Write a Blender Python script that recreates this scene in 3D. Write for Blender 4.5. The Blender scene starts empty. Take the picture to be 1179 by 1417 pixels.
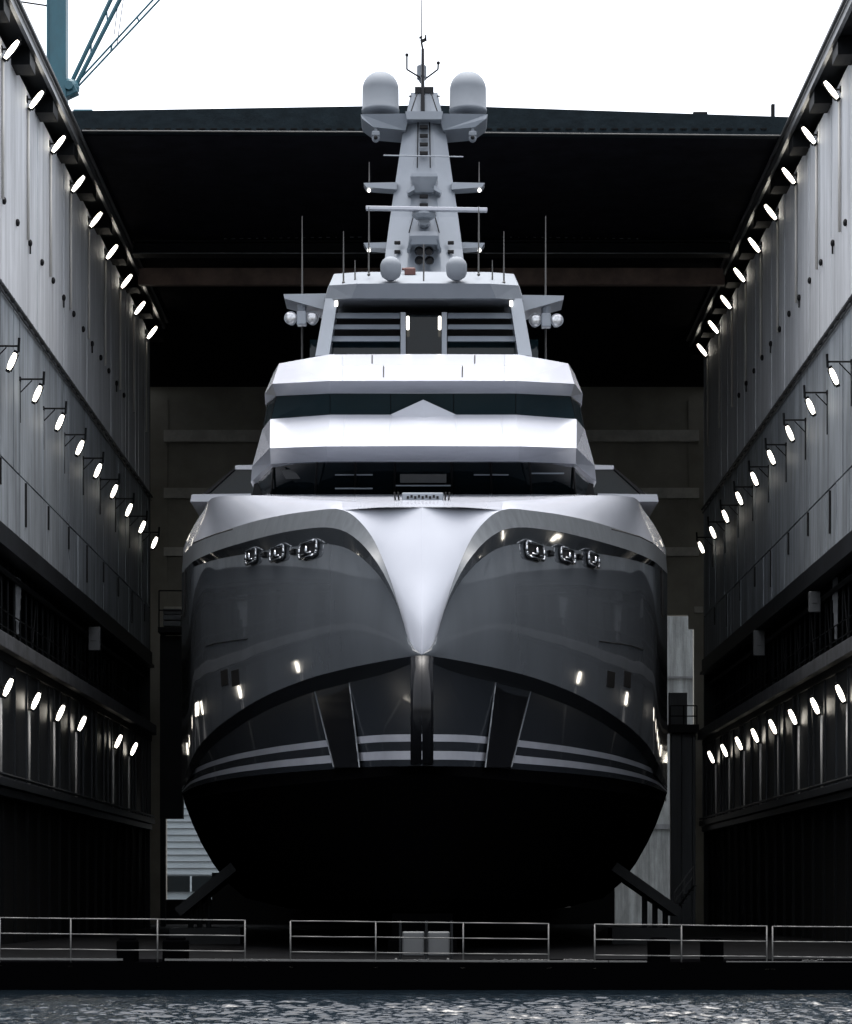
import bpy, bmesh, math, random
import numpy as np
from mathutils import Vector, Matrix
from mathutils.bvhtree import BVHTree
random.seed(7)
R = math.radians
SC = bpy.context.scene
COL = SC.collection

# ------------------------------------------------------------------ camera
F = 3645.0          # focal length in photo pixels (photo 1179 wide)
VX, VY = 597.0, 1238.0   # vanishing point in the photo
H = 2.1             # eye height above the water
cam = bpy.data.cameras.new('camera')
cam.sensor_fit = 'HORIZONTAL'; cam.sensor_width = 36.0
cam.lens = 36.0 * F / 1179.0
cam.shift_x = -(VX - 589.5) / 1179.0
cam.shift_y = (VY - 708.5) / 1179.0
cam.clip_start = 0.5; cam.clip_end = 6000
co = bpy.data.objects.new('camera', cam); COL.objects.link(co)
co.location = (0, 0, H); co.rotation_euler = (R(90), 0, 0)
SC.camera = co

# ------------------------------------------------------------------ sky, sun, exposure
SUN_EL, SUN_ROT = R(87), R(4)
w = bpy.data.worlds.new('World'); SC.world = w; w.use_nodes = True
nt = w.node_tree; nt.nodes.clear()
sky = nt.nodes.new('ShaderNodeTexSky'); sky.sky_type = 'NISHITA'; sky.sun_disc = False
sky.sun_elevation = SUN_EL; sky.sun_rotation = SUN_ROT
sky.air_density = 1.0; sky.dust_density = 6.0; sky.ozone_density = 1.0
hs = nt.nodes.new('ShaderNodeHueSaturation'); hs.inputs['Saturation'].default_value = 0.30
bg = nt.nodes.new('ShaderNodeBackground'); bg.inputs['Strength'].default_value = 0.15
out = nt.nodes.new('ShaderNodeOutputWorld')
nt.links.new(sky.outputs[0], hs.inputs['Color']); nt.links.new(hs.outputs[0], bg.inputs['Color'])
nt.links.new(bg.outputs[0], out.inputs['Surface'])
sl = bpy.data.lights.new('sun', 'SUN'); sl.energy = 0.5; sl.angle = R(30); sl.color = (1.0, 0.97, 0.93)
so = bpy.data.objects.new('sun', sl); COL.objects.link(so)
so.rotation_euler = (R(-3), 0, R(-4))
SC.view_settings.view_transform = 'Standard'; SC.view_settings.look = 'None'
SC.view_settings.gamma = 1.0; SC.view_settings.exposure = 2.0

# ------------------------------------------------------------------ helpers
def P(px, py, d):
    return Vector(((px - VX) * d / F, d, H + (VY - py) * d / F))
X0 = -11.0 / F * 78
def Y_(dx, py, d):      # measured from the yacht's centre line
    return Vector((X0 + dx * d / F, d, H + (VY - py) * d / F))

def mat(name, col, rough=0.5, metal=0.0, spec=0.5, coat=0.0, var=0.0, vscale=(1, 1, 1), vdet=4.0,
        bump=0.0, bscale=(8, 8, 8), emis=None, emis_s=0.0, stain=0.0, rvar=0.0, dark=(0.25, 0.25, 0.25)):
    col = tuple(c * 0.76 for c in col)
    m = bpy.data.materials.new(name); m.use_nodes = True
    n = m.node_tree.nodes; l = m.node_tree.links
    b = n['Principled BSDF']
    b.inputs['Base Color'].default_value = (*col, 1)
    b.inputs['Roughness'].default_value = rough
    b.inputs['Metallic'].default_value = metal
    b.inputs['Specular IOR Level'].default_value = spec
    b.inputs['Coat Weight'].default_value = coat
    b.inputs['Coat Roughness'].default_value = 0.04
    if emis:
        b.inputs['Emission Color'].default_value = (*emis, 1)
        b.inputs['Emission Strength'].default_value = emis_s
    tc = None
    if var or bump or stain or rvar:
        tc = n.new('ShaderNodeTexCoord')
    if var or stain or rvar:
        mp = n.new('ShaderNodeMapping'); mp.inputs['Scale'].default_value = vscale
        nz = n.new('ShaderNodeTexNoise'); nz.inputs['Scale'].default_value = 1.0
        nz.inputs['Detail'].default_value = vdet; nz.inputs['Roughness'].default_value = 0.65
        l.new(tc.outputs['Object'], mp.inputs['Vector']); l.new(mp.outputs[0], nz.inputs['Vector'])
        cr = n.new('ShaderNodeValToRGB')
        cr.color_ramp.elements[0].position = 0.34; cr.color_ramp.elements[1].position = 0.66
        lo = [c * (1 - var) for c in col]; hi = [min(1, c * (1 + var)) for c in col]
        cr.color_ramp.elements[0].color = (*lo, 1); cr.color_ramp.elements[1].color = (*hi, 1)
        l.new(nz.outputs['Fac'], cr.inputs['Fac'])
        src = cr.outputs['Color']
        if stain:
            mp2 = n.new('ShaderNodeMapping'); mp2.inputs['Scale'].default_value = (1.7, 1.7, 0.10)
            n2 = n.new('ShaderNodeTexNoise'); n2.inputs['Scale'].default_value = 1.3
            n2.inputs['Detail'].default_value = 7; n2.inputs['Roughness'].default_value = 0.75
            l.new(tc.outputs['Object'], mp2.inputs['Vector']); l.new(mp2.outputs[0], n2.inputs['Vector'])
            r2 = n.new('ShaderNodeValToRGB')
            r2.color_ramp.elements[0].position = 0.40; r2.color_ramp.elements[1].position = 0.62
            r2.color_ramp.elements[0].color = (1 - stain,) * 3 + (1,); r2.color_ramp.elements[1].color = (1, 1, 1, 1)
            l.new(n2.outputs['Fac'], r2.inputs['Fac'])
            mx = n.new('ShaderNodeMix'); mx.data_type = 'RGBA'; mx.blend_type = 'MULTIPLY'
            mx.inputs['Factor'].default_value = 1.0
            l.new(src, mx.inputs['A']); l.new(r2.outputs['Color'], mx.inputs['B'])
            src = mx.outputs['Result']
        if var or stain: l.new(src, b.inputs['Base Color'])
        if rvar:
            mr = n.new('ShaderNodeMapRange')
            mr.inputs['From Min'].default_value = 0.3; mr.inputs['From Max'].default_value = 0.7
            mr.inputs['To Min'].default_value = max(0, rough - rvar); mr.inputs['To Max'].default_value = rough + rvar
            l.new(nz.outputs['Fac'], mr.inputs['Value']); l.new(mr.outputs[0], b.inputs['Roughness'])
    if bump:
        mp3 = n.new('ShaderNodeMapping'); mp3.inputs['Scale'].default_value = bscale
        n3 = n.new('ShaderNodeTexNoise'); n3.inputs['Scale'].default_value = 1.0; n3.inputs['Detail'].default_value = 3
        l.new(tc.outputs['Object'], mp3.inputs['Vector']); l.new(mp3.outputs[0], n3.inputs['Vector'])
        bn = n.new('ShaderNodeBump'); bn.inputs['Strength'].default_value = bump; bn.inputs['Distance'].default_value = 0.05
        l.new(n3.outputs['Fac'], bn.inputs['Height']); l.new(bn.outputs[0], b.inputs['Normal'])
        if coat: l.new(bn.outputs[0], b.inputs['Coat Normal'])
    return m

M = {}
M['white'] = mat('white_yacht_paint', (0.41, 0.43, 0.485), 0.26, coat=0.3, var=0.03, vscale=(.4, .4, .4), bump=0.012, bscale=(.6, .6, .6))
M['mast'] = mat('pale_grey_yacht_paint', (0.24, 0.27, 0.31), 0.32, coat=0.2, var=0.05, vscale=(.8, .8, .8))
M['hull'] = mat('dark_grey_gloss_paint', (0.118, 0.130, 0.145), 0.07, coat=1.0, var=0.10, vscale=(.5, .5, .12), bump=0.06, bscale=(1.0, 1.0, .22))
M['rim'] = mat('satin_grey_rim_paint', (0.092, 0.102, 0.113), 0.5, spec=0.25, var=0.14, vscale=(5, 5, .3), bump=0.03, bscale=(2, 2, .3))
M['topside'] = mat('charcoal_hull_paint', (0.020, 0.0235, 0.029), 0.22, coat=0.3, var=0.1, vscale=(.5, .5, .2), bump=0.03, bscale=(.5, .5, .3))
M['stripe'] = mat('grey_boot_stripe', (0.34, 0.355, 0.40), 0.35, var=0.1)
M['bottom'] = mat('black_antifouling', (0.0012, 0.0012, 0.0014), 0.95, spec=0.0)
M['glass'] = mat('dark_tinted_glass', (0.005, 0.009, 0.012), 0.05, spec=0.22)
M['teal_glass'] = mat('teal_tinted_glass', (0.006, 0.016, 0.021), 0.05, spec=0.25)
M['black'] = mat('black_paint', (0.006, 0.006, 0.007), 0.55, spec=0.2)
M['chrome'] = mat('polished_steel', (0.55, 0.57, 0.6), 0.15, metal=1.0)
M['steel'] = mat('galvanised_steel', (0.22, 0.225, 0.23), 0.4, metal=0.7, var=0.15, vscale=(4, 4, 4))
M['conduit'] = mat('pale_conduit', (0.62, 0.60, 0.56), 0.35)
M['rail'] = mat('white_rail_paint', (0.07, 0.07, 0.068), 0.5, var=0.1, vscale=(3, 3, 3))
M['plate'] = mat('dark_steel_plate', (0.007, 0.0075, 0.009), 0.16, spec=0.16, metal=0.0, var=0.15, vscale=(3, 3, .3))
M['dome'] = mat('radome_white', (0.21, 0.232, 0.26), 0.6, spec=0.08, var=0.04)
M['rust'] = mat('red_brown_paint', (0.10, 0.03, 0.025), 0.6)
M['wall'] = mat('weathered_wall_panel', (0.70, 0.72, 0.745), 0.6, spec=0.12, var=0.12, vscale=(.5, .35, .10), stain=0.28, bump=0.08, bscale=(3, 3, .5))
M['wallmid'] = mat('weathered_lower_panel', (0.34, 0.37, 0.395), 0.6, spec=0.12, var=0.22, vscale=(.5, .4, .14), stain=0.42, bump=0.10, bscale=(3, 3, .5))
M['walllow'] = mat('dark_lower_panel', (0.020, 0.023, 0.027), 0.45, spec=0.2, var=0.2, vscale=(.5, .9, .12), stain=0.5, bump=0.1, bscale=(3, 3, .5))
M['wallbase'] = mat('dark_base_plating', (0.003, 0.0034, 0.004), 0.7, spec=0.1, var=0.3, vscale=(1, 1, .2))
M['gap'] = mat('dark_seam', (0.004, 0.0045, 0.005), 0.8, spec=0.1)
M['ledge'] = mat('concrete_ledge', (0.07, 0.075, 0.083), 0.7, var=0.25, vscale=(1.2, 1.2, 3), stain=0.45, bump=0.15)
M['darksteel'] = mat('dark_structural_steel', (0.007, 0.008, 0.009), 0.55, spec=0.10, var=0.3, vscale=(1, 1, 1))
M['roofin'] = mat('black_roof_lining', (0.012, 0.012, 0.016), 0.9, spec=0.03, var=0.3)
M['fascia'] = mat('slate_roof_fascia', (0.010, 0.016, 0.020), 0.7, spec=0.05, var=0.25, vscale=(1.5, 1.5, 3), bump=0.2)
M['brown'] = mat('brown_girder_paint', (0.25, 0.17, 0.13), 0.6, var=0.3)
M['back'] = mat('olive_back_wall', (0.42, 0.40, 0.34), 0.7, spec=0.2, var=0.2, vscale=(.3, .3, .3))
M['backbeam'] = mat('olive_wall_beam', (0.75, 0.73, 0.66), 0.7, var=0.2)
M['floor'] = mat('dock_floor', (0.0025, 0.0027, 0.0032), 0.8, spec=0.03, var=0.4, vscale=(.6, .6, .6), bump=0.2)
M['quay'] = mat('black_quay_timber', (0.001, 0.001, 0.0012), 0.95, spec=0.0)
M['ground'] = mat('asphalt_ground', (0.05, 0.05, 0.05), 0.85, var=0.3, vscale=(.3, .3, .3))
M['shutter'] = mat('pale_blue_cladding', (0.34, 0.40, 0.44), 0.6, var=0.12, vscale=(.4, .4, 3))
M['concrete'] = mat('pale_concrete', (0.14, 0.155, 0.16), 0.8, var=0.25, vscale=(1.5, 1.5, .5), stain=0.5, bump=0.2)
M['pillar'] = mat('grey_pillar', (0.06, 0.067, 0.075), 0.6, var=0.2, vscale=(2, 2, .2), stain=0.4)
M['teal'] = mat('teal_crane_paint', (0.008, 0.085, 0.12), 0.5, var=0.15, vscale=(1, 1, .5))
M['tarp'] = mat('pale_tarpaulin', (0.16, 0.17, 0.18), 0.8, var=0.2, vscale=(3, 3, 3))
M['greybox'] = mat('grey_cabinet_paint', (0.06, 0.064, 0.067), 0.5, var=0.1)
M['lamp'] = mat('lamp_lens', (0.9, 0.9, 0.9), 0.4, emis=(1.0, 0.93, 0.80), emis_s=2.3)
M['glow'] = mat('yacht_light', (0.9, 0.9, 0.9), 0.4, emis=(1.0, 0.95, 0.85), emis_s=1.1)
M['lens'] = mat('searchlight_glass', (0.55, 0.56, 0.58), 0.12, metal=0.6, var=0.3, vscale=(14, 14, 14))

ORG = {}
def bmn(): return bmesh.new()
def link(name, bm, m, parent=None, smooth=False, origin=None):
    """one mesh object; geometry is given in world space (or local space of a prototype at the origin)"""
    org = Vector(ORG[parent.as_pointer()]) if parent else Vector(origin or (0, 0, 0))
    bmesh.ops.recalc_face_normals(bm, faces=bm.faces)
    if org.length: bmesh.ops.translate(bm, verts=bm.verts, vec=-org)
    me = bpy.data.meshes.new(name); bm.to_mesh(me); bm.free()
    me.materials.append(M[m] if isinstance(m, str) else m)
    if smooth:
        for p in me.polygons: p.use_smooth = True
    o = bpy.data.objects.new(name, me); COL.objects.link(o)
    if parent: o.parent = parent
    else: o.location = org
    ORG[o.as_pointer()] = tuple(org)
    return o
def islands(bm):
    seen = set(); comps = []
    for v in bm.verts:
        if v in seen: continue
        st = [v]; seen.add(v); c = []
        while st:
            q = st.pop(); c.append(q)
            for e in q.link_edges:
                o_ = e.other_vert(q)
                if o_ not in seen: seen.add(o_); st.append(o_)
        comps.append(c)
    return comps
def link_each(name, bm, m, parent, smooth=False):
    for c in islands(bm):
        n = bmesh.new(); mp = {v: n.verts.new(v.co) for v in c}
        for f in {f for v in c for f in v.link_faces}: n.faces.new([mp[v] for v in f.verts])
        link(name, n, m, parent, smooth)
    bm.free()
def thing(name, label, cat, loc=(0, 0, 0), group=None):
    o = bpy.data.objects.new(name, None); COL.objects.link(o); o.location = loc
    o.empty_display_size = 0.3
    o['label'] = label; o['category'] = cat
    if group: o['group'] = group
    ORG[o.as_pointer()] = tuple(loc)
    return o
def tag(o, label, cat, group=None):
    o['label'] = label; o['category'] = cat
    if group: o['group'] = group
    return o
def struct(o): o['kind'] = 'structure'; return o
def copy_tree(o, parent=None):
    c = o.copy(); COL.objects.link(c)
    if parent: c.parent = parent
    for ch in list(o.children): copy_tree(ch, c)
    return c

def box(bm, c, s, rot=None, bev=0.0):
    r = bmesh.ops.create_cube(bm, size=1.0)
    vs = r['verts']
    mtx = Matrix.Translation(Vector(c)) @ (rot.to_4x4() if rot else Matrix.Identity(4)) @ Matrix.Diagonal((*s, 1))
    bmesh.ops.transform(bm, matrix=mtx, verts=vs)
    if bev:
        es = list({e for v in vs for e in v.link_edges})
        bmesh.ops.bevel(bm, geom=es, offset=bev, segments=2, affect='EDGES', profile=0.5)
def tube(bm, p0, p1, r0, r1=None, n=8, cap=True):
    p0, p1 = Vector(p0), Vector(p1); r1 = r0 if r1 is None else r1
    d = p1 - p0; L = d.length
    if L < 1e-6: return
    r = bmesh.ops.create_cone(bm, cap_ends=cap, segments=n, radius1=r0, radius2=r1, depth=L)
    q = Vector((0, 0, 1)).rotation_difference(d.normalized()).to_matrix().to_4x4()
    bmesh.ops.transform(bm, matrix=Matrix.Translation((p0 + p1) / 2) @ q, verts=r['verts'])
def path(bm, pts, r, n=8):
    for a, b in zip(pts[:-1], pts[1:]): tube(bm, a, b, r, n=n)
def ball(bm, c, r, s=(1, 1, 1), u=16, v=10):
    q = bmesh.ops.create_uvsphere(bm, u_segments=u, v_segments=v, radius=r)
    bmesh.ops.transform(bm, matrix=Matrix.Translation(Vector(c)) @ Matrix.Diagonal((*s, 1)), verts=q['verts'])
def lathe(bm, c, prof, n=24):
    c = Vector(c); rings = []
    for r, z in prof:
        rings.append([bm.verts.new(c + Vector((r * math.cos(2 * math.pi * i / n), r * math.sin(2 * math.pi * i / n), z))) for i in range(n)])
    for a, b in zip(rings[:-1], rings[1:]):
        for i in range(n):
            bm.faces.new((a[i], a[(i + 1) % n], b[(i + 1) % n], b[i]))
    bm.faces.new(rings[0]); bm.faces.new(rings[-1])
def prism(bm, pts, off):
    """closed polygon pts swept along off"""
    a = [bm.verts.new(Vector(p)) for p in pts]; b = [bm.verts.new(Vector(p) + Vector(off)) for p in pts]
    n = len(a)
    bm.faces.new(a); bm.faces.new(b[::-1])
    for i in range(n): bm.faces.new((a[i], a[(i + 1) % n], b[(i + 1) % n], b[i]))
def strip(bm, A, B, rows=1, fn=None):
    """loft between two point lists"""
    n = len(A); g = []
    for k in range(rows + 1):
        v = k / rows
        row = []
        for i in range(n):
            p = A[i].lerp(B[i], v)
            if fn: p = fn(p, i / (n - 1), v)
            row.append(bm.verts.new(p))
        g.append(row)
    for k in range(rows):
        for i in range(n - 1):
            bm.faces.new((g[k][i], g[k][i + 1], g[k + 1][i + 1], g[k + 1][i]))
def mirror(pts): return [Vector((2 * X0 - p.x, p.y, p.z)) for p in pts]
def both(bm, A, B, rows=1, fn=None):
    strip(bm, A, B, rows, fn)
    n0 = len(bm.verts)
    f2 = (lambda p, u, v: fn_m(fn, p, u, v)) if fn else None
    strip(bm, mirror(A), mirror(B), rows, f2)
def fn_m(fn, p, u, v):
    q = fn(Vector((2 * X0 - p.x, p.y, p.z)), u, v)
    return Vector((2 * X0 - q.x, q.y, q.z))
def resample(pts, N):
    """smooth curve through the points, N samples evenly along it"""
    P_ = [np.array(p) for p in pts]; dense = []
    Q = [2 * P_[0] - P_[1]] + P_ + [2 * P_[-1] - P_[-2]]
    for i in range(1, len(Q) - 2):
        a, b, c, d = Q[i - 1:i + 3]
        for t in np.linspace(0, 1, 14, endpoint=False):
            cr = 0.5 * ((2 * b) + (c - a) * t + (2 * a - 5 * b + 4 * c - d) * t * t + (-a + 3 * b - 3 * c + d) * t ** 3)
            dense.append(cr * 0.8 + (b + (c - b) * t) * 0.2)
    dense.append(P_[-1]); D = np.array(dense)
    s = np.concatenate([[0], np.cumsum(np.linalg.norm(np.diff(D, axis=0), axis=1))])
    u = np.linspace(0, s[-1], N)
    return [Vector((np.interp(x, s, D[:, 0]), np.interp(x, s, D[:, 1]), np.interp(x, s, D[:, 2]))) for x in u]

ORD = ['nearest', 'second', 'third', 'fourth', 'fifth', 'sixth', 'seventh', 'eighth', 'farthest']

# ------------------------------------------------------------------ setting: water, ground, dock floor
def water():
    xs = np.concatenate([-np.geomspace(900, 16, 40)[:-1], np.arange(-16, 16, 0.05), np.geomspace(16, 900, 40)])
    ys = np.concatenate([-np.geomspace(900, 1, 30), np.linspace(2, 40, 40)[:-1], np.arange(40, 59.2, 0.033)])
    X, Y = np.meshgrid(xs, ys); Z = np.zeros_like(X)
    rng = np.random.default_rng(3)
    amp_mask = np.clip((57.4 - Y) / 9.0, 0.06, 1.0) * np.clip(0.80 + (X + 4) * 0.05, 0.5, 1.12)
    for k in range(70):
        lam = 0.10 * (0.8 / 0.10) ** rng.random()
        th = rng.normal(math.pi / 2, 0.42)
        kx, ky = 2 * math.pi / lam * math.cos(th), 2 * math.pi / lam * math.sin(th)
        ph = rng.random() * 6.28
        a = 0.0080 * lam ** 0.95
        s = np.sin(kx * X + ky * Y + ph)
        Z += a * (s + 0.35 * np.cos(2 * (kx * X + ky * Y + ph)))
    far = np.clip(1 - (np.abs(X) - 16) / 60, 0, 1) * np.clip(1 - (40 - Y) / 60, 0, 1)
    Z *= amp_mask * np.where((np.abs(X) > 16) | (Y < 40), far * 0.6, 1)
    ny, nx = X.shape
    co_ = np.stack([X, Y, Z], -1).reshape(-1, 3)
    idx = np.arange(nx * ny).reshape(ny, nx)
    q = np.stack([idx[:-1, :-1], idx[:-1, 1:], idx[1:, 1:], idx[1:, :-1]], -1).reshape(-1, 4)
    me = bpy.data.meshes.new('water')
    me.vertices.add(len(co_)); me.vertices.foreach_set('co', co_.astype(np.float32).ravel())
    me.loops.add(q.size); me.loops.foreach_set('vertex_index', q.astype(np.int32).ravel())
    me.polygons.add(len(q)); me.polygons.foreach_set('loop_start', np.arange(0, q.size, 4, dtype=np.int32))
    me.update(calc_edges=True); me.validate()
    for p in me.polygons: p.use_smooth = True
    m = bpy.data.materials.new('harbour_water'); m.use_nodes = True
    n = m.node_tree.nodes; l = m.node_tree.links; b = n['Principled BSDF']
    b.inputs['Base Color'].default_value = (0.004, 0.007, 0.010, 1); b.inputs['Roughness'].default_value = 0.06
    b.inputs['IOR'].default_value = 1.33
    tc = n.new('ShaderNodeTexCoord'); nz = n.new('ShaderNodeTexNoise'); nz.inputs['Scale'].default_value = 9.0
    nz.inputs['Detail'].default_value = 4; bn = n.new('ShaderNodeBump'); bn.inputs['Strength'].default_value = 0.35
    bn.inputs['Distance'].default_value = 0.03
    l.new(tc.outputs['Object'], nz.inputs['Vector']); l.new(nz.outputs['Fac'], bn.inputs['Height']); l.new(bn.outputs[0], b.inputs['Normal'])
    me.materials.append(m)
    o = bpy.data.objects.new('water', me); COL.objects.link(o); struct(o)
water()

QY, FLOOR = 58.0, 0.56
b = bmn(); box(b, (0, 1100, -1.0), (4000, 2070, 2.7)); g = struct(link('ground', b, 'ground'))          # land, top at 0.35
b = bmn(); box(b, (0, 99.5, FLOOR - 1.0), (36, 77.0, 2.0)); struct(link('dock_floor', b, 'floor'))
# quay edge: timber face with a light metal lip
b = bmn()
box(b, (0, QY + 1.55, FLOOR - 1.0), (60, 3.0, 2.1)); 
q = struct(link('quay', b, 'quay'))
b = bmn()
z = FLOOR + 0.06
for x0, x1 in ((-14, -6.8), (-6.78 + 0.9, -4.4), (-4.38, 3.9), (3.92, 4.75), (6.5, 14)):
    box(b, ((x0 + x1) / 2, QY + 0.10, z + 0.02 - 0.0045 * (x0 + x1) / 2), (x1 - x0, 0.10, 0.045), Matrix.Rotation(R(0.26), 3, 'Y'))
link_each('edge_strip', b, 'rail', q)

# ------------------------------------------------------------------ side walls of the dock hall
WX = 13.05
def side_wall(sgn, dend, label, panel_label):
    root = thing('dock_wall', label, 'wall', (sgn * WX, 66, FLOOR), 'side walls of the dock hall')
    d0 = 66.0
    def bx(bm, xa, xb, ya, yb, za, zb, bev=0):   # xa..xb measured outwards (+) from the wall face
        x1, x2 = sgn * (WX + xa), sgn * (WX + xb)
        box(bm, ((x1 + x2) / 2, (ya + yb) / 2, (za + zb) / 2), (abs(x2 - x1), yb - ya, zb - za), None, bev)
    # backing
    b = bmn(); bx(b, 0.12, 2.6, d0, dend, 13.2, 28.2); bx(b, 1.7, 2.6, d0, dend, FLOOR, 13.2); bx(b, 0.35, 1.7, d0, dend, FLOOR, 9.5)
    link('wall_core', b, 'gap', root)
    # upper panels, two tiers
    rnd = random.Random(11 if sgn < 0 else 23)
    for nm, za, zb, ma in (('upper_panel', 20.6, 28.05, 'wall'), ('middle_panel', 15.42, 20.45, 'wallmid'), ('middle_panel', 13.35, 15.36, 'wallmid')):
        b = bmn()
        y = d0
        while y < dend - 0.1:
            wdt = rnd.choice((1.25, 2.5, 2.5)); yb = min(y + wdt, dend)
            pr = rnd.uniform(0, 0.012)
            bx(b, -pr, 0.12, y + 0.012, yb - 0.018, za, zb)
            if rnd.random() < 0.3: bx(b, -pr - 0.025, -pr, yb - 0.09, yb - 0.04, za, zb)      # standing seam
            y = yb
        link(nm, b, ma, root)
    # pipe along the tier joint, clamps
    b = bmn(); tube(b, (sgn * (WX - 0.10), d0, 20.52), (sgn * (WX - 0.10), dend, 20.52), 0.055)
    tube(b, (sgn * (WX - 0.07), d0, 20.36), (sgn * (WX - 0.07), dend, 20.36), 0.03)
    for k in range(int((dend - d0) / 1.25)):
        bx(b, -0.14, 0, d0 + .6 + k * 1.25, d0 + .66 + k * 1.25, 20.44, 20.58)
    link('cable_pipe', b, 'pillar', root)
    # anchor points and slots
    b = bmn()
    for k in range(14):
        y = 77.5 + 2.6 * k
        if y > dend - 1: break
        c = Vector((sgn * (WX - 0.06), y, 23.2)); ball(b, c, 0.10, (0.7, 1, 1.2), 10, 6)
        if k % 3 == 0: tube(b, c, c - Vector((0, 0, 0.35)), 0.03)
    link('anchor_point', b, 'black', root)
    b = bmn()
    for k in range(9):
        y = 79.5 + 5.0 * k + (1.5 if sgn > 0 else 0)
        if y > dend - 1: break
        bx(b, -0.06, 0.02, y, y + 0.14, 13.9 if k % 3 == 1 else 14.5, 15.3)
    link_each('slot_plate', b, 'black', root)
    # lower edge girder of the panel tiers
    b = bmn(); bx(b, -0.12, 0.3, d0, dend, 12.75, 13.33, 0.02); bx(b, -0.22, 0.3, d0, dend, 12.6, 12.72)
    link('panel_girder', b, 'walllow', root)
    # open gallery: posts, rails, braces
    b = bmn()
    y = d0 + 0.4; k = 0
    while y < dend - 0.3:
        x = sgn * (WX + 0.45)
        tube(b, (x, y, 9.95), (x, y, 12.7), 0.045, n=6)
        if k % 3 == 0: tube(b, (x, y, 9.95), (x, y + 1.25, 12.7), 0.03, n=6)
        if k % 4 == 1: bx(b, 1.2, 1.6, y, y + 0.5, 9.9, 12.6)
        y += 1.25; k += 1
    for zz in (10.45, 10.95): tube(b, (sgn * (WX + 0.25), d0, zz), (sgn * (WX + 0.25), dend, zz), 0.025, n=6)
    tube(b, (sgn * (WX + 0.3), d0, 12.2), (sgn * (WX + 0.3), dend, 12.2), 0.09, n=8)
    link('gallery_frame', b, 'darksteel', root)
    # ledge, lower wall, beam
    b = bmn()
    y = d0
    while y < dend - 0.1:
        yb = min(y + 6.25, dend); bx(b, -0.32, 1.7, y + 0.01, yb - 0.01, 9.48, 9.94, 0.02); y = yb
    link('ledge', b, 'ledge', root)
    b = bmn(); bx(b, -0.1, 0.3, d0, dend, 9.2, 9.46); link('ledge_beam', b, 'darksteel', root)
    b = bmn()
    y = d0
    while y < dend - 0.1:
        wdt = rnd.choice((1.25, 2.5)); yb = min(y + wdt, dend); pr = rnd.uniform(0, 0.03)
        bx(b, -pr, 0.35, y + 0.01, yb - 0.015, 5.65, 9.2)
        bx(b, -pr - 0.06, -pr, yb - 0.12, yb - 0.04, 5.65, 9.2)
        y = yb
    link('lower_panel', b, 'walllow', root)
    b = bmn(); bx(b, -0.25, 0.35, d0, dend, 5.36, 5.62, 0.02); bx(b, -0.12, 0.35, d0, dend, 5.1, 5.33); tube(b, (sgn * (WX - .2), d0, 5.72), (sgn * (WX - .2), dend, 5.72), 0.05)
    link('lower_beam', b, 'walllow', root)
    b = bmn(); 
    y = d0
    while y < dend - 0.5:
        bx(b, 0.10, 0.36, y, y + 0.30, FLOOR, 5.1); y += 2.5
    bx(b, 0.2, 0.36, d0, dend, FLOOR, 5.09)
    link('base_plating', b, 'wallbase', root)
    # eaves: soffit, gutter, brackets
    b = bmn(); bx(b, -0.62, 2.6, d0, dend, 28.42, 28.62); link('soffit', b, 'darksteel', root)
    b = bmn(); bx(b, -0.72, -0.60, d0, dend, 28.3, 28.75); tube(b, (sgn * (WX - .80), d0, 28.62), (sgn * (WX - .80), dend, 28.62), 0.07)
    if sgn > 0:
        tube(b, (sgn * (WX - .55), d0, 28.95), (sgn * (WX - .55), 92, 28.95), 0.05)
        y = d0
        while y < 92: bx(b, -0.62, -0.48, y, y + .1, 28.7, 29.0); y += 1.0
    link('gutter', b, 'steel', root)
    b = bmn()
    y = 69.8 if sgn < 0 else 68.8
    while y < dend - 1:
        bx(b, -0.60, 0.0, y + 1.9, y + 3.0, 27.85, 28.4, 0.01); y += 5.0
    link_each('eave_bracket', b, 'darksteel', root)
    b = bmn(); bx(b, 0.0, 2.6, dend, dend + 0.25, FLOOR, 28.6); link('end_face', b, 'darksteel', root)
    return root
side_wall(-1, 122, 'tall left dock wall of pale vertical panels above a dark gallery', '')
side_wall(1, 126, 'tall right dock wall of pale vertical panels above a dark gallery', '')

# hanging cloths and boxes in the gallery
def cloth(px, py0, py1, d, sgn, label):
    b = bmn(); x = sgn * (WX + 0.38); zt = H + (VY - py0) * d / F; zb = H + (VY - py1) * d / F
    for k in range(5):
        y = d - 0.35 + 0.16 * k; hgt = (zt - zb) * (1 - 0.22 * abs(k - 1))
        q = [(x, y, zt), (x - sgn * .04, y + .15, zt), (x - sgn * .06, y + .06, zt - hgt), (x, y + .02, zt - hgt)]
        prism(b, q, (sgn * 0.02, 0, 0))
    tag(link('hanging_cloth', b, 'tarp', None, origin=(x, d, zb)), label, 'cloth', 'cloths hanging in the galleries')
cloth(50, 800, 878, 85.5, -1, 'pale crumpled cloth hanging from a rail in the left gallery')
cloth(1130, 800, 885, 87.5, 1, 'torn pale cloth hanging beside grey box in the right gallery')
cloth(1160, 780, 858, 81.5, 1, 'narrow pale cloth hanging nearest in the right gallery')
def cab(px, py, d, sgn, s, label):
    b = bmn(); p = P(px, py, d); box(b, p, s, None, 0.02)
    box(b, p + Vector((-sgn * 0.0, -s[1] / 2 - .02, 0.08)), (s[0] * .5, 0.03, s[2] * .35))
    tag(link('electrical_box', b, 'greybox', None, origin=p), label, 'box', 'electrical boxes in the galleries')
cab(131, 884, 101, -1, (0.45, 0.25, 0.9), 'grey electrical box hung inside the dark left gallery')
cab(1050, 890, 104, 1, (0.45, 0.25, 1.0), 'grey electrical box at the dark far end of the right gallery')
cab(1127, 833, 89.4, 1, (0.40, 0.2, 0.7), 'grey electrical box next to torn cloth in the right gallery')

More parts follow.
